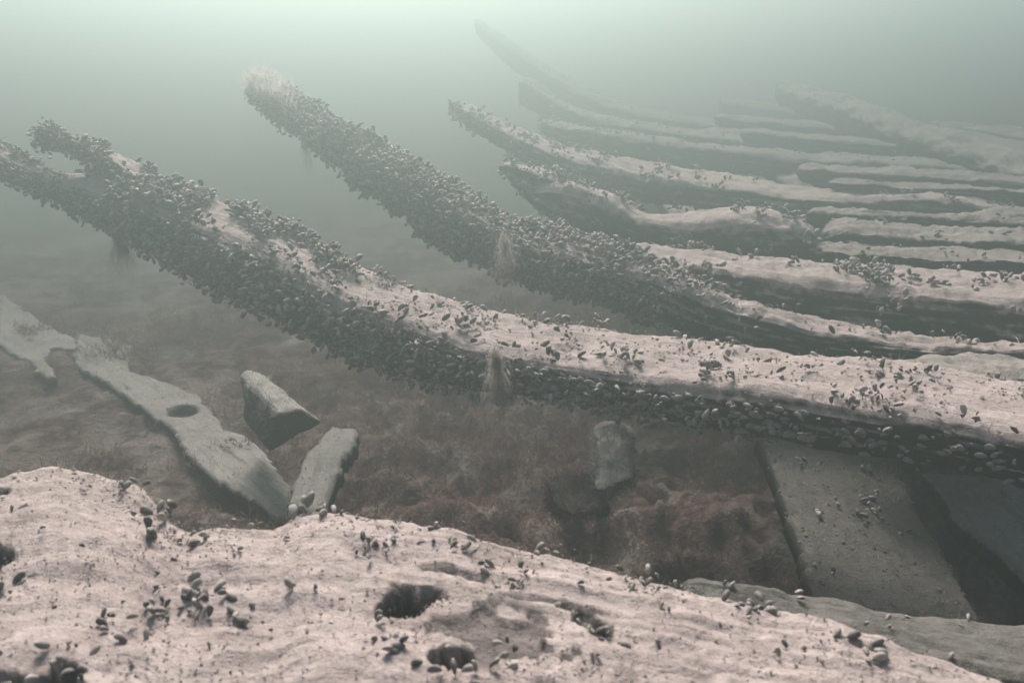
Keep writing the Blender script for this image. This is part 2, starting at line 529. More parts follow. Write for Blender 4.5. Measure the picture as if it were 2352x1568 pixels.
def crumbs(pos, Nn, size, r):
    base = np.array([[1,0,0],[-1,0,0],[0,1,0],[0,-1,0],[0,0,1],[0,0,-1]], float)
    f = np.array([[0,2,4],[2,1,4],[1,3,4],[3,0,4],[2,0,5],[1,2,5],[3,1,5],[0,3,5]])
    n = len(pos)
    V = base[None] * (0.6 + 0.8 * r.random((n, 6, 3))) * size[:, None, None] * np.array([1, 1, .7]) + r.normal(size=(n, 6, 3)) * size[:, None, None] * .2
    V = V + pos[:, None]
    return V.reshape(-1, 3), (f[None] + (np.arange(n) * 6)[:, None, None]).reshape(-1, 3)

# ---- rib A: the near main rib (x, y_front, y_back, y_bottom, depth, width)
A = [
 (2560,1040, 885,1190,1.16,.24),(2352, 995, 862,1135,1.24,.24),(2100, 950, 828,1075,1.32,.25),(1931, 920, 808,1050,1.37,.25),
 (1758, 893, 790,1018,1.43,.25),(1600, 877, 775, 992,1.48,.25),(1497, 862, 765, 968,1.52,.25),(1350, 838, 745, 948,1.57,.25),
 (1200, 815, 722, 925,1.62,.25),(1080, 792, 695, 905,1.67,.24),(1000, 765, 667, 888,1.70,.24),(900, 725, 635, 865,1.74,.23),
 (800, 685, 592, 825,1.79,.22),(700, 640, 535, 778,1.84,.21),(600, 590, 487, 730,1.89,.20),(500, 545, 455, 685,1.95,.18),
 (400, 500, 415, 622,2.00,.17),(300, 455, 378, 562,2.05,.15),(200, 435, 388, 508,2.10,.12),(150, 425, 394, 475,2.12,.09),(110, 412, 388, 458,2.14,.08),
 (50, 385, 358, 424,2.18,.07),(-20, 356, 322, 402,2.22,.07),(-80, 335, 300, 385,2.25,.06)]
A2 = [(340, 425, 384, 465,2.08,.10),(260, 368, 342, 402,2.11,.08),(190, 338, 318, 370,2.13,.06),(140, 318, 300, 354,2.14,.05),(100, 300, 285, 343,2.15,.05),(80, 292, 280, 328,2.16,.04)]
dA = sweep('A', A, 620, 96, 4.8, .0055, .0028, 3, (0, .05), ragged=.004)
dA2 = sweep('A2', A2, 110, 40, 3.0, .010, .004, 8, (.02, .03), ragged=.005)
ribA, oA = build_timber('ship_rib', [dA, dA2], M_timber, 'thick silt-topped rib crossing the whole view with a forked, mussel-crusted tip', 'ship rib', 'ribs of the wreck')

def densA(G, Nm, X_):
    left = sstep(1150, 650, X_)
    front = sstep(0.55, 0.1, Nm[..., 2])
    clump = sstep(-.1, .45, fbm(G * 14, 3, 21))
    side = front * (0.16 + 0.84 * sstep(1750, 1200, X_)) * sstep(-1.0, -.8, Nm[..., 2]) * (1 - .75 * sstep(1500, 2100, X_))
    top = (1 - front) * (.02 + .75 * left ** 2) * clump * 1.3
    spots = 0
    low = 0.45 + 0 * X_
    return side * (low + (1 - low) * sstep(-.5, .3, fbm(G * 18, 3, 5))) * 0.9 + top + spots
pos, Nn = sample_surface([dA, dA2], 5600, densA)
p2, n2 = clumped([dA], 62, lambda G, Nm, X_: (Nm[..., 2] > .5) * (.25 + sstep(.1, .5, fbm(G * 7, 2, 34))) * (X_ > 450), 2, 9, .011)
pos = np.concatenate([pos, p2]); Nn = np.concatenate([Nn, n2])
sz = rng.uniform(.007, .024, len(pos)) * np.interp(pos[:, 0], [-1.2, -.95, -.5, .6], [.75, 1.1, 1.05, .85])
place_shells(ribA, oA, pos, Nn, sz, .55, 100, layer=.014)
# flat single shells on the barer right face, lying along the grain
pos, Nn = sample_surface([dA], 260, lambda G, Nm, X_: sstep(.3, 0, Nm[..., 2]) * sstep(-.8, -.4, Nm[..., 2]) * sstep(1000, 1350, X_) * (Nm[..., 1] < 0) * (1.0 - .7 * sstep(1500, 2300, X_)) * (X_ < 2340))
X = np.array([-.95, .2, .12]) + rng.normal(size=(260, 3)) * .35; X /= np.linalg.norm(X, axis=1, keepdims=True)
Yv = Nn - (Nn * X).sum(1, keepdims=True) * X; Yv /= np.linalg.norm(Yv, axis=1, keepdims=True)
Vf, Ff = merged_shells(pos - oA + Nn * .003, X, Yv, np.cross(X, Yv), rng.uniform(.010, .022, 260))
M_pale_shell = simple_mat('pale_shell', (.30, .26, .24), (.52, .46, .43), 60)
link('shell_crust', make_mesh('shell_crust', Vf, Ff, M_pale_shell), ribA, kind='stuff')

# ---- rib B: second rib, mussel covered, low ridge running right
Bt = [
 (2560, 838, 822, 880,1.66,.16),(2352, 812, 800, 870,1.76,.16),(2100, 785, 772, 850,1.86,.15),(1900, 757, 742, 835,1.94,.15),
 (1750, 715, 700, 820,2.00,.15),(1600, 668, 648, 780,2.06,.16),(1500, 625, 598, 735,2.10,.18),(1400, 600, 565, 700,2.15,.20),
 (1300, 580, 535, 668,2.20,.20),(1200, 553, 505, 640,2.26,.20),(1100, 512, 458, 605,2.32,.19),(1000, 462, 402, 553,2.39,.18),
 (900, 405, 343, 475,2.46,.17),(800, 345, 283, 408,2.54,.16),(700, 282, 220, 325,2.62,.15),(640, 245, 190, 285,2.67,.14),(600, 218, 180, 250,2.70,.12),(575, 205, 182, 228,2.72,.09)]
dB = sweep('B', Bt, 460, 72, 3.4, .014, .006, 13, (0, .05), ragged=.006)
ribB, oB = build_timber('ship_rib', [dB], M_timber, 'curved rib wholly crusted with mussels, its furry pale tip highest at upper left', 'ship rib', 'ribs of the wreck')
def densB(G, Nm, X_):
    return sstep(1750, 1300, X_) * (.35 + .65 * sstep(-.35, .25, fbm(G * 12, 3, 51))) + .06 * sstep(.1, .4, fbm(G * 14, 2, 52))
pos, Nn = sample_surface([dB], 7500, densB)
place_shells(ribB, oB, pos, Nn, rng.uniform(.008, .026, len(pos)) * np.interp(pos[:, 0], [-.85, -.6], [.55, 1]), .6, 100, layer=.016)

# ---- rib C: partner of rib B, broad silted top at right
Ct = [
 (2560, 705, 640, 870,1.90,.28),(2352, 690, 626, 860,1.96,.28),(2100, 674, 612, 800,2.05,.28),(1900, 652, 600, 780,2.12,.27),
 (1700, 628, 582, 740,2.20,.25),(1560, 605, 570, 710,2.26,.22),(1460, 590, 560, 680,2.30,.18),(1390, 585, 562, 650,2.34,.12)]
dC = sweep('C', Ct, 330, 72, 6.5, .006, .007, 23, (0, .06), ragged=.004)
ribC, oC = build_timber('ship_rib', [dC], M_timber, 'broad rib with knobbly pale top running right from behind the mussel-crusted rib', 'ship rib', 'ribs of the wreck')
def densC(G, Nm, X_):
    c = sstep(.15, .5, fbm(G * 13, 3, 61))
    return c * np.where(Nm[..., 2] > .4, .45, .35) + .15 * sstep(.7, .2, Nm[..., 2]) * sstep(-.8, -.1, Nm[..., 2]) * sstep(2352, 1700, X_)
pos, Nn = clumped([dC], 130, densC, 2, 9, .014)
place_shells(ribC, oC, pos, Nn, rng.uniform(.012, .026, len(pos)), .55, 100, layer=.008)

# ---- rib D: short broken rib with forked tip
Dt = [(1872, 545, 515, 590,2.52,.12),(1850, 520, 503, 600,2.53,.18),(1780, 502, 480, 600,2.55,.22),(1700, 497, 470, 598,2.57,.22),(1620, 506, 480, 592,2.60,.20),(1540, 508, 489, 582,2.63,.18),
 (1470, 500, 478, 570,2.66,.18),(1400, 465, 440, 553,2.70,.18),(1330, 437, 414, 530,2.74,.18),(1270, 425, 402, 505,2.78,.16),(1235, 430, 400, 490,2.81,.12),(1215, 440, 412, 480,2.83,.08)]
D2 = [(1290, 420, 400, 450,2.80,.10),(1230, 398, 384, 420,2.84,.09),(1180, 382, 372, 408,2.88,.07),(1145, 376, 370, 398,2.90,.05)]
D3 = [(1260, 470, 455, 500,2.80,.07),(1215, 440, 425, 470,2.84,.06),(1180, 408, 396, 432,2.87,.05),(1160, 392, 385, 410,2.89,.04)]
dD = [sweep('D', Dt, 240, 56, 3.4, .008, .005, 31, (.05, .05), ragged=.004), sweep('D2', D2, 60, 32, 3, .006, .003, 32, (.02, .02), ragged=.004), sweep('D3', D3, 50, 28, 3, .006, .003, 33, (.02, .02), ragged=.004)]
ribD, oD = build_timber('ship_rib', dD, M_timber, 'short broken rib with humped pale top and a split tip, between two longer ribs', 'ship rib', 'ribs of the wreck')
pos, Nn = clumped(dD, 150, lambda G, Nm, X_: (.15 + sstep(0, .4, fbm(G * 12, 3, 71))) * (.4 + sstep(1500, 1250, X_)), 2, 8, .012)
place_shells(ribD, oD, pos, Nn, rng.uniform(.012, .024, len(pos)), .55, 100, layer=.008)

# ---- rib E: third long rib
Et = [(2560,520,505,560,3.16,0.26),(2352,488,470,540,3.21,0.26),(2250,468,448,520,3.23,0.27),(2150,455,433,510,3.25,0.29),(2000,458,434,505,3.27,0.29),(1850,455,430,500,3.31,0.28),(1700,430,402,490,3.36,0.27),(1600,417,387,480,3.40,0.26),
 (1500,405,370,475,3.45,0.25),(1400,385,353,455,3.49,0.24),(1300,362,335,430,3.54,0.23),(1250,345,318,405,3.57,0.22),(1200,322,298,375,3.61,0.21),(1150,300,274,345,3.65,0.19),(1100,272,248,312,3.69,0.17),(1060,250,233,282,3.72,0.14),(1038,240,228,262,3.75,0.09)]
dE = sweep('E', Et, 360, 56, 5.5, .006, .006, 41, (0, .06), ragged=.006)
ribE, oE = build_timber('ship_rib', [dE], M_timber, 'long curved rib in mid distance, rough pale top, tip peeking above the split-tipped rib', 'ship rib', 'ribs of the wreck')
pos, Nn = clumped([dE], 230, lambda G, Nm, X_: (.2 + sstep(-.1, .4, fbm(G * 11, 3, 81))) * (.12 + sstep(1800, 1300, X_)), 2, 8, .014)
place_shells(ribE, oE, pos, Nn, rng.uniform(.013, .026, len(pos)), .6, 100, layer=.012)

# ---- farther ribs: no single mussel can be told on them
def far_rib(tab, seed, label, nm=380, N=220, M=44, cap=(0, .05), name='ship_rib', cat='ship rib', group='ribs of the wreck', lump=.009, thr=1700):
    d = sweep('far', tab, N, M, 6.0, lump, .007, seed, cap, ragged=.006)
    o, org = build_timber(name, [d], M_dim, label, cat, group)
    if nm:
        pos, Nn = sample_surface([d], nm, lambda G, Nm, X_: (.2 + sstep(-.1, .4, fbm(G * 11, 3, seed))) * (.15 + sstep(thr, thr - 400, X_)))
        place_shells(o, org, pos, Nn, rng.uniform(.013, .028, len(pos)), .6, 0, layer=.012)
    return o
far_rib([(2460,410,396,470,4.40,.28),(2250,391,378,440,4.31,0.28),(2150,380,366,440,4.35,0.28),(2000,372,355,430,4.39,0.28),(1800,362,345,420,4.46,0.28),(1700,350,335,410,4.51,0.27),(1600,340,325,400,4.55,0.27),(1500,325,311,385,4.60,0.24),(1400,309,296,370,4.66,0.22),(1320,297,285,340,4.71,0.20),(1270,288,274,325,4.74,0.18),(1240,282,270,310,4.77,0.13)], 91,
        'hazy rib with blunt end just behind the longest mid-distance rib', 300)
far_rib([(2420,392,378,440,5.15,.28),(2200,368,354,415,5.16,.28),(2000,345,332,390,5.16,0.28),(1850,334,320,380,5.23,0.28),(1700,325,310,365,5.30,0.28),(1560,306,290,350,5.40,0.28),(1450,290,273,335,5.47,0.28),(1350,270,252,315,5.54,0.27),(1280,240,222,290,5.62,0.25),(1230,205,188,262,5.66,0.21),(1205,190,177,247,5.69,0.17),(1190,186,178,238,5.70,0.14)], 101,
        'hazy rib with square-cut rising end above the other ribs', 260, cap=(0, .02))
far_rib([(2400,362,348,400,6.1,.28),(2150,340,326,385,6.2,.28),(1950,318,305,360,6.25,0.29),(1750,300,285,345,6.38,0.29),(1600,285,268,330,6.50,0.29),(1450,258,238,300,6.62,0.29),(1350,225,203,268,6.75,0.29),(1280,185,162,232,6.81,0.26),(1200,132,110,180,6.88,0.24),(1130,80,62,120,6.94,0.20),(1090,48,38,78,7.00,0.14)], 111,
        'faintest curved rib, rising to the top edge of the view', 200)
far_rib([(2300,312,298,350,7.1,.28),(2050,285,272,325,7.28,0.30),(1850,262,248,305,7.54,0.30),(1650,232,217,275,7.80,0.30)], 121,
        'barely visible rib lying farthest off in the haze', 0)
# short timbers at right between the ribs
def low_timber(tab, seed, label, nm, N=240, name='hull_timber', M=48, mat=None, lump=.0045):
    d = sweep('t', tab, N, M, 7.0, lump, .009, seed, (.02, .05), ragged=.003)
    o, org = build_timber(name, [d], mat or M_dim, label, 'hull timber', 'hull timbers between the ribs')
    if nm:
        pos, Nn = sample_surface([d], nm, lambda G, Nm, X_: sstep(.0, .5, fbm(G * 12, 3, seed)) + .02)
        place_shells(o, org, pos, Nn, rng.uniform(.012, .024, len(pos)), .5, min(nm, 30))
    return o
low_timber([(2560, 515, 500, 560,2.75,.12),(2352, 512, 498, 545,2.80,.12),(2100, 500, 487, 535,2.86,.12),(1950, 492, 482, 535,2.90,.12),(1850, 485, 478, 530,2.94,.10)], 131, 'slim timber with a thin pale edge lying right of the humped broken rib', 30)
low_timber([(2560, 566, 530, 600,2.50,.24),(2352, 556, 526, 590,2.56,.24),(2150, 548, 520, 590,2.62,.24),(2000, 540, 512, 585,2.66,.22),(1930, 532, 508, 580,2.70,.16),(1885, 545, 520, 578,2.72,.10)], 132, 'rounded grooved timber starting with a knob beside the humped broken rib', 60)
low_timber([(2560, 612, 580, 650,2.30,.2),(2352, 600, 574, 640,2.36,.2),(2150, 592, 568, 630,2.42,.2),(2000, 584, 562, 622,2.48,.18),(1900, 580, 560, 612,2.52,.14),(1850, 595, 580, 610,2.54,.08)], 133, 'lumpy timber just above the broad knobbly rib at the right edge', 60)
low_timber([(2560, 500, 478, 530,3.0,.2),(2352, 496, 478, 520,2.98,.2),(2270, 496, 480, 520,2.98,.16),(2220, 505, 492, 520,2.98,.08)], 134, 'short rounded timber end poking in at the right edge', 10, N=100)
low_timber([(2500, 436, 424, 470,3.6,.2),(2260, 412, 398, 450,3.7,.2),(2100, 402, 387, 440,3.75,.2),(1950, 395, 380, 435,3.8,.2),(1830, 386, 374, 420,3.86,.15)], 135, 'hazy short timber with pale flat top between distant ribs', 0, N=120)
low_timber([(2560, 870, 835, 960,1.50,.14),(2352, 862, 830, 950,1.58,.14),(2200, 850, 815, 930,1.64,.16),(2050, 850, 828, 910,1.70,.12),(1900, 838, 822, 890,1.76,.08)], 136, 'low wedge-shaped timber tucked behind the thick silt-topped rib at right', 30)
M_bare = timber_mat('bare_planking', lo=.55, hi=1.25)
for k in range(10):
    x0_ = .82 + .34 * k
    c0 = np.array([[x0_, 2.2 + .02 * (k % 3), .50], [x0_ + .03, 3.2, .60], [x0_ + .02, 4.4, .70], [x0_ + .06, 5.8, .78], [x0_ + .1, 7.4 - .2 * (k % 2), .80]])
    n_ = 150; u_ = np.linspace(0, 4, n_)
    cc = np.stack([np.interp(u_, range(5), c0[:, q]) for q in range(3)], -1)
    ca_, sb_ = unit_ring(40, 8)
    Gp = cc[:, None] + np.array([.155, 0, 0]) * ca_[None, :, None] + np.array([0, 0, .03]) * sb_[None, :, None]
    Gp[..., 2] += .012 * fbm(Gp * np.array([14, 2, 6]), 4, 800 + k) + .008 * (k % 3)
    Vp = np.concatenate([Gp.reshape(-1, 3), [Gp[0].mean(0)], [Gp[-1].mean(0)]]); j_ = np.arange(40); j2_ = (j_ + 1) % 40
    Tp = np.concatenate([np.stack([j_, j2_, np.full(40, n_ * 40)], -1), np.stack([(n_ - 1) * 40 + j2_, (n_ - 1) * 40 + j_, np.full(40, n_ * 40 + 1)], -1)])
    uvp = np.concatenate([np.stack([np.broadcast_to(cc[:, None, 1], (n_, 40)), np.broadcast_to(np.arange(40)[None] / 50, (n_, 40))], -1).reshape(-1, 2), [[0, 0], [0, 0]]])
    og = Vp.mean(0)
    link('hull_plank', make_mesh('hull_plank', Vp - og, [grid_faces(n_, 40, True)[:, ::-1], Tp[:, ::-1]], M_bare, uv=uvp), None,
         'dark hull plank lying underneath the ribs, glimpsed in the gaps between them', 'hull plank', 'hull planks under the ribs', loc=og)
low_timber([(2150, 312, 302, 335,5.7,.2),(1900, 292, 282, 316,5.8,.2),(1640, 270, 261, 292,5.9,.2)], 137, 'thin hazy timber low among the farthest ribs, left of the keelson', 0, N=120)
low_timber([(2250, 350, 340, 372,4.9,.2),(1950, 326, 315, 348,5.0,.2),(1700, 304, 295, 325,5.15,.2)], 138, 'thin hazy timber just under the square-cut rib, ending below the keelson', 0, N=120)
low_timber([(2480, 452, 443, 478,3.3,.14),(2200, 436, 427, 460,3.35,.14),(2000, 424, 416, 446,3.4,.14),(1900, 415, 409, 436,3.42,.1)], 139, 'slender timber between the hazy short timber and the longest mid-distance rib', 0, N=160)
# keelson far right
dK = sweep('K', [(2620,480,415,590,3.7,.40),(2352,395,345,475,4.0,.42),(2200,345,297,432,4.4,.44),(2050,296,250,385,5.0,.46),(1950,258,215,325,5.6,.46),(1880,232,195,285,6.1,.42),(1780,205,176,245,6.9,.3)], 220, 60, 4.0, .018, .006, 151, (0, .1), ragged=.008)
keel, oK = build_timber('keelson', [dK], M_dim, 'massive hazy timber slanting down at the far right behind all ribs', 'keelson')

# ------------------------------------------------------------------ foreground timber
FGt = [ # x, yF(front, below frame), yB(back silhouette), bottom, depth of F, width
 (-420,1930,1110,2500,.60,.50),(-120,1930,1092,2500,.60,.49),(0,1930,1086,2500,.60,.49),(70,1930,1074,2500,.60,.50),(130,1930,1064,2500,.60,.51),(190,1930,1070,2500,.60,.51),(260,1930,1088,2500,.60,.49),
 (320,1930,1108,2500,.60,.47),(370,1930,1150,2500,.60,.43),(420,1930,1192,2500,.60,.40),(500,1930,1188,2500,.60,.40),(580,1930,1190,2500,.60,.40),(640,1930,1184,2500,.60,.41),
 (690,1930,1150,2500,.60,.43),(740,1930,1146,2500,.60,.43),(820,1930,1158,2500,.60,.42),(900,1930,1180,2500,.60,.40),(1050,1930,1212,2500,.60,.38),(1230,1930,1255,2500,.60,.355),
 (1400,1930,1295,2500,.60,.33),(1550,1930,1330,2500,.60,.31),(1700,1930,1365,2500,.60,.29),(1825,1930,1400,2500,.60,.27),(1934,1930,1435,2500,.60,.255),(2043,1930,1472,2500,.60,.24),(2200,1930,1520,2500,.60,.21),(2352,1930,1562,2500,.60,.19),(2700,1930,1650,2500,.60,.15)]
def fg_extra(G, Nm, bare):
    up = sstep(.2, .6, Nm[..., 2])
    dz = np.zeros(bare.shape)
    def pit(x, y, rx, ry, dep, b, ang=0.0, wob=.35, pw=1.0):
        nonlocal dz, bare
        c = Pz(np.array(x, float), np.array(y, float), .775)
        q = G - c; ca, sa = math.cos(ang), math.sin(ang)
        u = (q[..., 0] * ca + q[..., 1] * sa) / rx; v = (-q[..., 0] * sa + q[..., 1] * ca) / ry
        r = np.sqrt(u * u + v * v) * np.clip(1 + 1.5 * wob * fbm(G * 38, 4, int(x)), .62, 1.5)
        k = sstep(1.0, .55, r) * up
        dz = dz - dep * k; bare = np.maximum(bare, b * sstep(1.15, .75, r) * up)
    pit(930,1425,.026,.024,.055,1.0)
    pit(985,1395,.032,.007,.015,.7, -.25)
    pit(1040,1548,.030,.014,.05,1.0)
    pit(1140,1480,.080,.036,.007,.62, -.5, .8)
    pit(1350,1445,.030,.012,.010,.8, -.8)
    pit(1240,1400,.075,.004,.007,.7, -.3)
    pit(1050,1345,.050,.006,.006,.45, -.3)
    pit(20,1625,.080,.026,.08,1.0)
    pit(-15,1335,.020,.030,.03,1.0)
    pit(0,1185,.020,.012,.02,1.0)
    # hollows and swells running along the timber
    L = fbm(np.stack([G[..., 0] * 3.5, G[..., 1] * 11, G[..., 2] * 0], -1), 4, 404)
    dz = dz + .0055 * L * up + .0014 * fbm(G * 50, 2, 405) * up + .0009 * fbm(G * 150, 3, 407) * up
    bare = np.clip(bare + .12 * sstep(.45, .9, fbm(np.stack([G[..., 0] * 5, G[..., 1] * 34, G[..., 2] * 0], -1), 3, 406)), 0, 1)
    gr = fbm(np.stack([G[..., 0] * 4 + G[..., 1] * 2, G[..., 1] * 75 + G[..., 0] * 14, 0 * G[..., 2]], -1), 3, 408)
    dz = dz + .0022 * gr * up * sstep(-.35, .1, G[..., 0])
    bare = np.clip(bare + .35 * sstep(.35, .9, -gr) * sstep(-.2, .2, G[..., 0]), 0, 1)
    G = G.copy(); G[..., 2] += dz
    return G, bare
dFG = sweep('FG', FGt, 900, 330, 9.0, .006, .002, 201, (0, 0), extra=fg_extra)
fg, oFG = build_timber('deck_beam', [dFG], M_near, 'near silt-covered beam filling the bottom of the view, with dark rotted holes', 'deck beam')
def fg_at(x, y):
    q = P(np.array(x, float), np.array(y, float), np.array(1.0)) - CAM; q /= np.linalg.norm(q)
    v = dFG['G'] - CAM; t = (v * q).sum(-1); dist = np.linalg.norm(v - t[..., None] * q, axis=-1)
    dist = dist + (dFG['N'][..., 2] < .1) * 10 + (t < 0) * 10
    i = np.unravel_index(np.argmin(dist), dist.shape)
    return dFG['G'][i], dFG['N'][i]
# clusters and single shells, where the photo has them: x, y, count, spread m, size m
CL = [(700,1148,4,.010,.024),(765,1178,3,.010,.022),(580,1182,2,.003,.020),(375,1185,6,.010,.022),(340,1225,3,.010,.022),(315,1110,3,.006,.013),(270,1135,4,.010,.016),
 (430,1240,4,.010,.018),(535,1205,2,.006,.014),(860,1262,8,.014,.016),(972,1228,2,.003,.021),(1010,1205,2,.004,.014),(1040,1240,7,.014,.017),(1228,1248,2,.002,.018),(1265,1275,4,.012,.010),
 (1125,1312,3,.006,.015),(1195,1325,4,.008,.012),(1265,1395,3,.006,.019),(1455,1335,5,.014,.013),(1490,1325,3,.008,.013),(1705,1365,7,.012,.016),(1740,1385,5,.010,.017),
 (1920,1470,3,.006,.017),(2000,1500,5,.008,.018),(1370,1440,9,.016,.018),(1410,1460,3,.006,.018),(1520,1485,1,.001,.018),(1345,1400,3,.008,.015),(905,1400,2,.004,.014),(945,1465,5,.012,.013),
 (915,1490,4,.008,.018),(1380,1500,2,.006,.016),(450,1375,12,.014,.019),(360,1395,6,.010,.018),(560,1385,4,.008,.020),(240,1435,3,.008,.018),(310,1480,2,.006,.015),(690,1345,2,.004,.016),
 (1330,1330,2,.005,.011),(820,1155,3,.010,.013),(900,1200,2,.006,.012),(1330,1270,3,.008,.010),(620,1410,1,.002,.013),(465,1410,3,.006,.016),(1640,1440,2,.006,.013),(1150,1530,4,.012,.016),(1050,1540,5,.014,.016),
 (60,1540,5,.016,.018),(160,1550,5,.02,.018),(10,1180,3,.008,.018),(5,1340,4,.010,.018),(1780,1500,2,.006,.012),(1520,1395,2,.006,.011),(1600,1350,2,.006,.011),(880,1440,3,.008,.014),(980,1440,4,.01,.013)]
pp = []; nn = []; ss = []; st = []
for (x, y, n, sp, s) in CL:
    p0, n0 = fg_at(x, y)
    for k in range(n if n < 3 else int(n * 1.4)):
        off = rng.normal(size=3) * sp; off[2] = abs(off[2]) * .35
        pp.append(p0 + off - np.array([0, 0, .002])); nn.append(np.array([0, 0, 1.])); ss.append(s * rng.uniform(.45, .98)); st.append(.35 + .3 * rng.random())
nb = 110
pos, Nn = sample_surface([dFG], nb, lambda G, Nm, X_: (Nm[..., 2] > .5) * (.2 + sstep(0, .4, fbm(G * 15, 2, 222))))
pp += list(pos); nn += list(Nn); ss += list(rng.uniform(.004, .009, nb)); st += [.4] * nb
place_shells(fg, oFG, np.array(pp), np.array(nn), np.array(ss), np.array(st)[:, None], 100, shell=hi_clean)
pos, Nn = sample_surface([dFG], 12000, lambda G, Nm, X_: (Nm[..., 2] > .3) * (.35 + sstep(-.1, .5, fbm(G * 13, 3, 223))))
V, F = crumbs(pos - oFG, Nn, rng.uniform(.0005, .0018, len(pos)) * (1 + 1.0 * (rng.random(len(pos)) > .97)), rng)
link('shell_grit', make_mesh('shell_grit', V, F, M_crumb, smooth=False), fg, kind='stuff')
# grit on rib A
pos, Nn = sample_surface([dA], 2600, lambda G, Nm, X_: (Nm[..., 2] > .4) * (X_ > 600) * (.1 + sstep(-.1, .5, fbm(G * 15, 3, 224))))
V, F = crumbs(pos - oA, Nn, rng.uniform(.001, .0035, len(pos)), rng)
link('shell_grit', make_mesh('shell_grit', V, F, M_crumb, smooth=False), ribA, kind='stuff')
for (o_, org_, ds_, dn_, num_) in ((ribA, oA, [dA, dA2], densA, 15000), (ribB, oB, [dB], densB, 15000)):
    pos, Nn = sample_surface(ds_, num_, dn_)
    pos = pos + Nn * rng.uniform(0, .014, (num_, 1))
    V, F = crumbs(pos - org_, Nn, rng.uniform(.0012, .0048, num_), rng)
    link('shell_rubble', make_mesh('shell_rubble', V, F, M_crumb, smooth=False), o_, kind='stuff')
# fuzz of fine hairs
def fuzz(o, org, ds, n, dens, L, wd, mat=M_fuzz, curl=.5, name='hydroid_fuzz'):
    pos, Nn = sample_surface(ds, n, dens)
    Nn = Nn * .5 + np.array([0, 0, .7])
    V, F = blades(pos - org, Nn, rng.uniform(.4, 1.0, n) * L, wd, rng, curl)
    link(name, make_mesh(name, V, F, mat), o, kind='stuff')
fuzz(ribB, oB, [dB], 10000, lambda G, Nm, X_: (X_ < 690) * (Nm[..., 2] > .1) * sstep(690, 590, X_) + .0001, .045, .0009)
fuzz(fg, oFG, [dFG], 700, lambda G, Nm, X_: (Nm[..., 2] > .2) * 1.0, .006, .0002)
fuzz(ribA, oA, [dA], 1800, lambda G, Nm, X_: (Nm[..., 2] > .2) * ((np.abs(X_ - 430) < 70) + .02), .02, .0004)

# dull ledge behind the beam at right
dL = sweep('L', [(2700,1600,1480,1760,.86,.16),(2352,1558,1436,1700,.88,.16),(2043,1500,1403,1640,.92,.15),(1861,1440,1374,1560,.96,.12),(1679,1390,1342,1500,.99,.09),(1560,1352,1328,1440,1.01,.05)], 260, 80, 4.5, .008, .005, 211, (0, .03))
low, oL = build_timber('hull_timber', [dL], M_plank, 'dull grey timber tight against the back of the near silty beam at right', 'hull timber', 'hull timbers between the ribs')
pos, Nn = sample_surface([dL], 40, lambda G, Nm, X_: (Nm[..., 2] > .4) * 1.0)
place_shells(low, oL, pos, Nn, rng.uniform(.006, .013, 40), .4, 40)

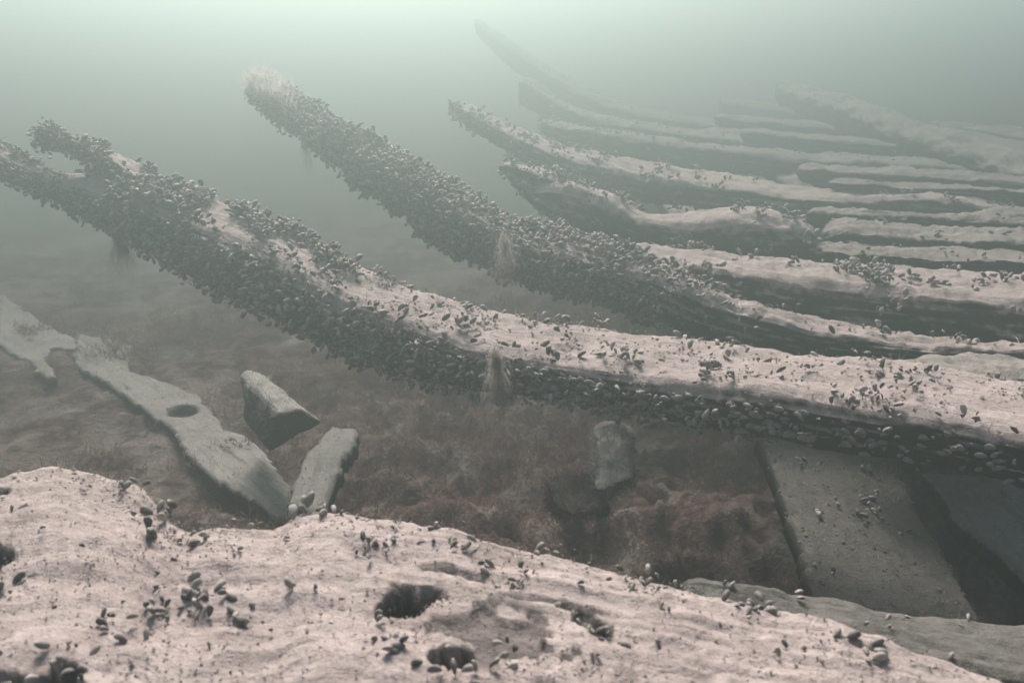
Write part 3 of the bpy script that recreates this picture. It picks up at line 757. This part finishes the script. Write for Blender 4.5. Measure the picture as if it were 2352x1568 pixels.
# ------------------------------------------------------------------ planks and blocks on the bed
def slab(name, poly, zs, thick, label, cat, seed, res=.012, mat=None, group=None, holes=(), lump=.008, depth=None):
    """polygon traced at real distance: either on levels zs (per corner) or depths; given a thickness"""
    poly = np.array(poly, float)
    if depth is not None: top = P(poly[:, 0], poly[:, 1], np.array(depth, float))
    else: top = Pz(poly[:, 0], poly[:, 1], np.array(zs, float) + np.zeros(len(poly)))
    c = top.mean(0); u, s, vt = np.linalg.svd(top - c)
    e1, e2, n = vt; n = n if n[2] > 0 else -n
    e2 = np.cross(n, e1)
    pl = np.stack([(top - c) @ e1, (top - c) @ e2], -1)
    # jitter the outline
    k = len(pl); out = []
    for i in range(k):
        a, b = pl[i], pl[(i + 1) % k]; m = max(2, int(np.linalg.norm(b - a) / res))
        for t in np.arange(m) / m: out.append(a + (b - a) * t)
    out = np.array(out)
    q3 = np.stack([out[:, 0], out[:, 1], 0 * out[:, 0]], -1)
    out = out + np.stack([fbm(q3 * 18, 4, seed), fbm(q3 * 18 + 50, 4, seed)], -1) * lump * 1.2
    lo, hi = out.min(0), out.max(0)
    gx = np.arange(lo[0] - res, hi[0] + res, res); gy = np.arange(lo[1] - res, hi[1] + res, res)
    GX, GY = np.meshgrid(gx, gy, indexing='ij')
    def inside(x, y):
        r = np.zeros(x.shape, bool); xo, yo = out[:, 0], out[:, 1]
        for i in range(len(out)):
            j = i - 1
            cnd = ((yo[i] > y) != (yo[j] > y)) & (x < (xo[j] - xo[i]) * (y - yo[i]) / (yo[j] - yo[i] + 1e-12) + xo[i])
            r ^= cnd
        return r
    I = inside(GX, GY)
    if I.sum() < 4: return None
    # distance to outline for rounded edge
    D = np.full(GX.shape, 9.9)
    for i in range(len(out)): D = np.minimum(D, (GX - out[i, 0]) ** 2 + (GY - out[i, 1]) ** 2)
    D = np.sqrt(D)
    Q = c + GX[..., None] * e1 + GY[..., None] * e2
    rr = min(thick * .45, .03)
    ed = np.clip(D / rr, 0, 1); prof = np.sqrt(np.clip(1 - (1 - ed) ** 2, 0, 1))
    h = lump * fbm(Q * 10, 4, seed) + lump * .5 * fbm(np.stack([GX * 5, GY * 60, 0 * GX], -1), 3, seed + 3) - rr * (1 - prof)
    bare = np.zeros(GX.shape)
    for (hx, hy, hr1, hr2) in holes:
        hc = Pz(np.array(hx, float), np.array(hy, float), np.mean(zs)) - c
        hu, hv = hc @ e1, hc @ e2
        r = np.sqrt(((GX - hu) / hr1) ** 2 + ((GY - hv) / hr2) ** 2)
        k2 = sstep(1.05, .85, r); h = h - (thick * .8) * k2; bare = np.maximum(bare, sstep(1.15, .95, r))
    T = Q + n * h[..., None]; Bm = Q - n * (thick + 0 * h)[..., None]
    ok = I[:-1, :-1] & I[1:, :-1] & I[1:, 1:] & I[:-1, 1:]
    ia, ja = np.nonzero(ok)
    my = GX.shape[1]; nvt = GX.size
    f = np.stack([ia * my + ja, (ia + 1) * my + ja, (ia + 1) * my + ja + 1, ia * my + ja + 1], -1)
    faces = [f, (f + nvt)[:, ::-1]]
    # side walls
    E = {}
    okp = np.pad(ok, 1)
    i1, j1 = ia + 1, ja + 1
    sd = []
    for di, dj, a, b in ((0, -1, 0, 1), (1, 0, 1, 2), (0, 1, 2, 3), (-1, 0, 3, 0)):
        m = ~okp[i1 + di, j1 + dj]
        sd.append(np.stack([f[m, b], f[m, a], f[m, a] + nvt, f[m, b] + nvt], -1))
    faces += sd
    F = np.concatenate(faces)
    V = np.concatenate([T.reshape(-1, 3), Bm.reshape(-1, 3)])
    used = np.unique(F); remap = np.full(len(V), -1); remap[used] = np.arange(len(used))
    uvs = np.concatenate([np.stack([GX, GY], -1).reshape(-1, 2)] * 2)[used]
    bb = np.concatenate([bare.ravel(), np.zeros(nvt)])[used]
    V = V[used]; F = remap[F]
    org = V.mean(0)
    me = make_mesh(name, V - org, F, mat or M_timber, uv=uvs, attr={'bare': bb})
    o = link(name, me, None, label, cat, group, loc=org)
    tp = T[I & (bare < .1)]; m = int(len(tp) * .10)
    q = tp[rng.integers(0, len(tp), m)] + rng.normal(size=(m, 3)) * res * .4
    cv, cf = crumbs(q - org, None, rng.uniform(.001, .004, m), rng)
    link('shell_grit', make_mesh('shell_grit', cv, cf, M_crumb, smooth=False), o, kind='stuff')
    m = int(len(tp) * .35); w8 = sstep(-.1, .6, fbm(tp * 9, 3, seed + 9)) + .03
    q = tp[rng.choice(len(tp), m, p=w8 / w8.sum())] + rng.normal(size=(m, 3)) * res * .4
    bv, bf = blades(q - org, np.tile(n, (m, 1)), rng.uniform(.005, .014, m), .0006, rng, 1.0)
    link('algae_growth', make_mesh('algae_growth', bv, bf, M_growth), o, kind='stuff')
    return o, org, dict(G=None, top=T[I], n=n)

GP = 'loose planks on the seabed'
M_pale = timber_mat('pale_plank', silt=(0.64, 0.57, 0.53), silt2=(0.46, 0.40, 0.37), wood=(.08, .07, .06), lo=.1, hi=.45, use_bare=True, streak=.5, gs=(3, 34, 1))
slab('plank', [(165,835),(170,790),(178,765),(240,775),(310,790),(300,850),(400,880),(455,905),(490,945),(520,985),(570,1000),(612,1038),(640,1075),(680,1130),(700,1200),(640,1190),(520,1120),(430,1045),(395,985),(280,905)],
     .07, .035, 'long pale plank with an oval hole, lying on the seabed', 'plank', 501, .012, M_pale, GP, lump=.005, holes=[(420,945,.062,.050)])
slab('plank', [(-120,620),(30,690),(110,745),(175,778),(190,800),(150,805),(120,800),(110,830),(140,875),(95,868),(40,820),(-120,730)], .07, .035,
     'hazy pale plank at the left edge beyond the plank with the hole', 'plank', 502, .016, M_pale, GP)
# leaning plank
slab('plank', [(655,1150),(690,1060),(722,1008),(760,975),(815,972),(822,1010),(792,1060),(765,1105),(730,1180)], 0, .05, 'narrow grey plank leaning up beside the wedge-shaped block', 'plank', 503, .008, M_pale, GP, lump=.004,
     depth=[2.05,2.25,2.36,2.45,2.42,2.34,2.24,2.12,1.98])
# big plank lower right, and its neighbour
oP, orgP, dP = slab('plank', [(1740,985),(2050,1030),(2130,1200),(2200,1310),(2300,1480),(1920,1480),(1870,1370),(1805,1180),(1762,1060)], 0, .05, 'wide grey plank sloping down under the thick rib at lower right', 'plank', 504, .006, M_plank, GP, lump=.003,
     depth=[1.95,1.92,1.68,1.55,1.38,1.38,1.48,1.70,1.88])
slab('plank', [(2120,1060),(2500,1120),(2700,1420),(2480,1480),(2330,1330),(2200,1200)], 0, .05, 'dark plank in the shadow at the right edge below the thick rib', 'plank', 505, .010, M_pale, GP, lump=.003,
     depth=[2.0,1.9,1.5,1.5,1.68,1.82])
r_ = np.random.default_rng(5)
pxs, pys, dd = project(dP['top'])
cand = dP['top'][(pys > 1040) & (pys < 1300)]
pts = []
for (x, y) in [(1880,1178),(1890,1075),(2010,1130),(2000,1085),(1935,1160),(1995,1165),(2005,1180),(1975,1150),(1970,1180),(2080,1220),(1850,1055),(1990,1140),(2020,1170)]:
    a, b, _ = project(cand); i = np.argmin((a - x) ** 2 + (b - y) ** 2)
    for k in range(3): pts.append(cand[i] + r_.normal(size=3) * .008)
pts = np.array(pts); place_shells(oP, orgP, pts, np.tile(dP['n'], (len(pts), 1)), r_.uniform(.012, .022, len(pts)), .3, 60, r_)

def rock(name, pts, label, cat, seed, mat, lump=.008, group=None, grow=.3, gmat=None):
    import bmesh
    bm = bmesh.new()
    for p in pts: bm.verts.new(p)
    bmesh.ops.convex_hull(bm, input=bm.verts)
    bmesh.ops.triangulate(bm, faces=bm.faces)
    bmesh.ops.bevel(bm, geom=list(bm.edges), offset=.006, segments=1, affect='EDGES')
    bmesh.ops.triangulate(bm, faces=bm.faces)
    for it in range(4):
        es = [e for e in bm.edges if e.calc_length() > .018]
        if not es: break
        bmesh.ops.subdivide_edges(bm, edges=es, cuts=1, use_grid_fill=True)
        bmesh.ops.triangulate(bm, faces=bm.faces)
    bm.normal_update()
    co = np.array([v.co[:] for v in bm.verts]); no = np.array([v.normal[:] for v in bm.verts])
    co = co + no * (lump * fbm(co * 16, 4, seed))[:, None]
    org = co.mean(0)
    for v, q in zip(bm.verts, co - org): v.co = q
    me = bpy.data.meshes.new(name); bm.to_mesh(me); bm.free()
    me.polygons.foreach_set('use_smooth', np.full(len(me.polygons), True))
    me.materials.append(mat)
    o = link(name, me, None, label, cat, group, loc=org)
    m = int(len(co) * grow); ix = rng.integers(0, len(co), m)
    if m:
        bv, bf = blades(co[ix] - org + rng.normal(size=(m, 3)) * .004, no[ix], rng.uniform(.006, .022, m) * (1.6 if gmat else 1), .0009, rng, .9)
        link('algae_growth', make_mesh('algae_growth', bv, bf, gmat or M_growth), o, kind='stuff')
    return o, org
wf = [P(np.array(x), np.array(y), np.array(d)) for x, y, d in [(641,949,2.42),(690,937,2.45),(742,970,2.50),(618,1040,2.54),
      (549,865,2.78),(566,848,2.80),(592,853,2.84),(563,968,2.72),(600,990,2.85)]]
blk, oW = rock('timber_block', wf, 'pale wedge-shaped block with a dark end face, on the seabed', 'timber block', 601, M_pale, .006)
st_ = [P(np.array(x), np.array(y), np.array(d)) for x, y, d in [(1368,985,2.26),(1425,975,2.26),(1445,1000,2.26),(1448,1100,1.98),(1380,1130,1.93),(1360,1060,2.06),(1375,990,2.32),(1440,985,2.32),(1450,1110,2.25),(1370,1130,2.2)]]
rock('timber_stub', st_, 'pale upright stump fuzzy with algae, below the thick rib', 'timber stub', 602, M_pale, .022, grow=2.0)
rk = [P(np.array(x), np.array(y), np.array(d)) for x, y, d in [(1270,1110,2.0),(1330,1085,2.1),(1390,1110,2.05),(1380,1170,1.95),(1310,1185,1.9),(1265,1150,1.95),(1330,1140,2.2),(1300,1150,2.2)]]
rock('stone', rk, 'low rounded stone overgrown with algae beside the fuzzy stump', 'stone', 603, M_plank, .028, grow=3.0, gmat=M_algae)

# ------------------------------------------------------------------ algae
n = 230000
ax = rng.uniform(-2.6, 2.4, n); ay = rng.uniform(.6, 5.0, n) ** 1.0
Qa = np.stack([ax, ay, 0 * ax], -1)
keep = (fbm(Qa * 2.2, 3, 700) + .5 * fbm(Qa * 7, 2, 701) > -.25 + .35 * (ax < -1.0)) 
ax, ay = ax[keep], ay[keep]; Qa = Qa[keep]
hump = .06 * sstep(-.2, .7, fbm(Qa * 4.5, 3, 702)) + .06 * sstep(0, .6, fbm(Qa * 11, 2, 703))
pz = bed_z(ax, ay) + hump * rng.random(len(ax)) ** .5
V, F = blades(np.stack([ax, ay, pz], -1), np.tile([0, 0, 1.], (len(ax), 1)), rng.uniform(.015, .05, len(ax)), .0016, rng, 1.0)
link('red_algae', make_mesh('red_algae', V, F, M_algae), None, 'feathery red-brown algae carpet on the seabed under the ribs', 'algae', kind='stuff')

def tuft(x, y, d, L, n, label, down, wd=.0006, spread=.01, mat=M_tuft, updir=(0, 0, -1), curl=.35):
    base = P(np.array(x, float), np.array(y, float), np.array(d, float))
    pos = rng.normal(size=(n, 3)) * spread
    V, F = blades(pos, np.tile(updir, (n, 1)), rng.uniform(.3, 1, n) * L, wd, rng, curl, 9, down, .012)
    link('algae_tuft', make_mesh('algae_tuft', V, F, mat), None, label, 'algae tuft', loc=base)
tuft(1140, 812, 1.58, .12, 330, 'brown feathery tuft hanging down the front of the thick silt-topped rib', .5, wd=.0004, spread=.006, curl=.12)
tuft(1160, 545, 2.18, .14, 200, 'pale brown tuft hanging in the gap across the mussel-crusted rib', .5, wd=.0005, spread=.009, curl=.1)
tuft(697, 312, 2.60, .11, 60, 'thin white strand dangling below the furry-tipped rib', .4, wd=.0007, spread=.003, mat=M_fuzz, curl=.08)
tuft(275, 550, 2.10, .08, 500, 'small brown wisp under the forked end of the thick rib', .4, wd=.0003, spread=.008, curl=.25)

# ------------------------------------------------------------------ drifting specks
n = 3500
sx_, sy_, sz_ = rng.uniform(-2.2, 2.2, n), rng.uniform(.25, 3.8, n), rng.uniform(.1, 1.7, n)
sp_ = np.stack([sx_, sy_, sz_], -1)
sp_ = sp_[np.linalg.norm(sp_ - CAM, axis=1) > .3]
V, F = crumbs(sp_, None, rng.uniform(.0002, .0006, len(sp_)), rng)
link('drifting_specks', make_mesh('drifting_specks', V, F, M_fuzz, smooth=False), None, 'tiny pale specks of silt drifting in the murky water', 'silt specks', kind='stuff')

# ------------------------------------------------------------------ haze (turbid water)
hz, t, b = new_mat('water_haze')
t.nodes.remove(b)
pv = t.nodes.new('ShaderNodeVolumePrincipled')
pv.inputs['Color'].default_value = (0.70, 0.85, 0.80, 1)
pv.inputs['Density'].default_value = 0.34
pv.inputs['Anisotropy'].default_value = 0.79
t.links.new(pv.outputs[0], t.nodes['Material Output'].inputs['Volume'])
x0, x1, y0, y1, z0, z1 = -24, 24, -6, 26, -1.4, 1.9
V = np.array([(x, y, z) for x in (x0, x1) for y in (y0, y1) for z in (z0, z1)], float)
F = np.array([[0, 1, 3, 2], [4, 6, 7, 5], [0, 4, 5, 1], [2, 3, 7, 6], [0, 2, 6, 4], [1, 5, 7, 3]])
link('haze', make_mesh('haze', V, F, hz, smooth=False), kind='stuff')
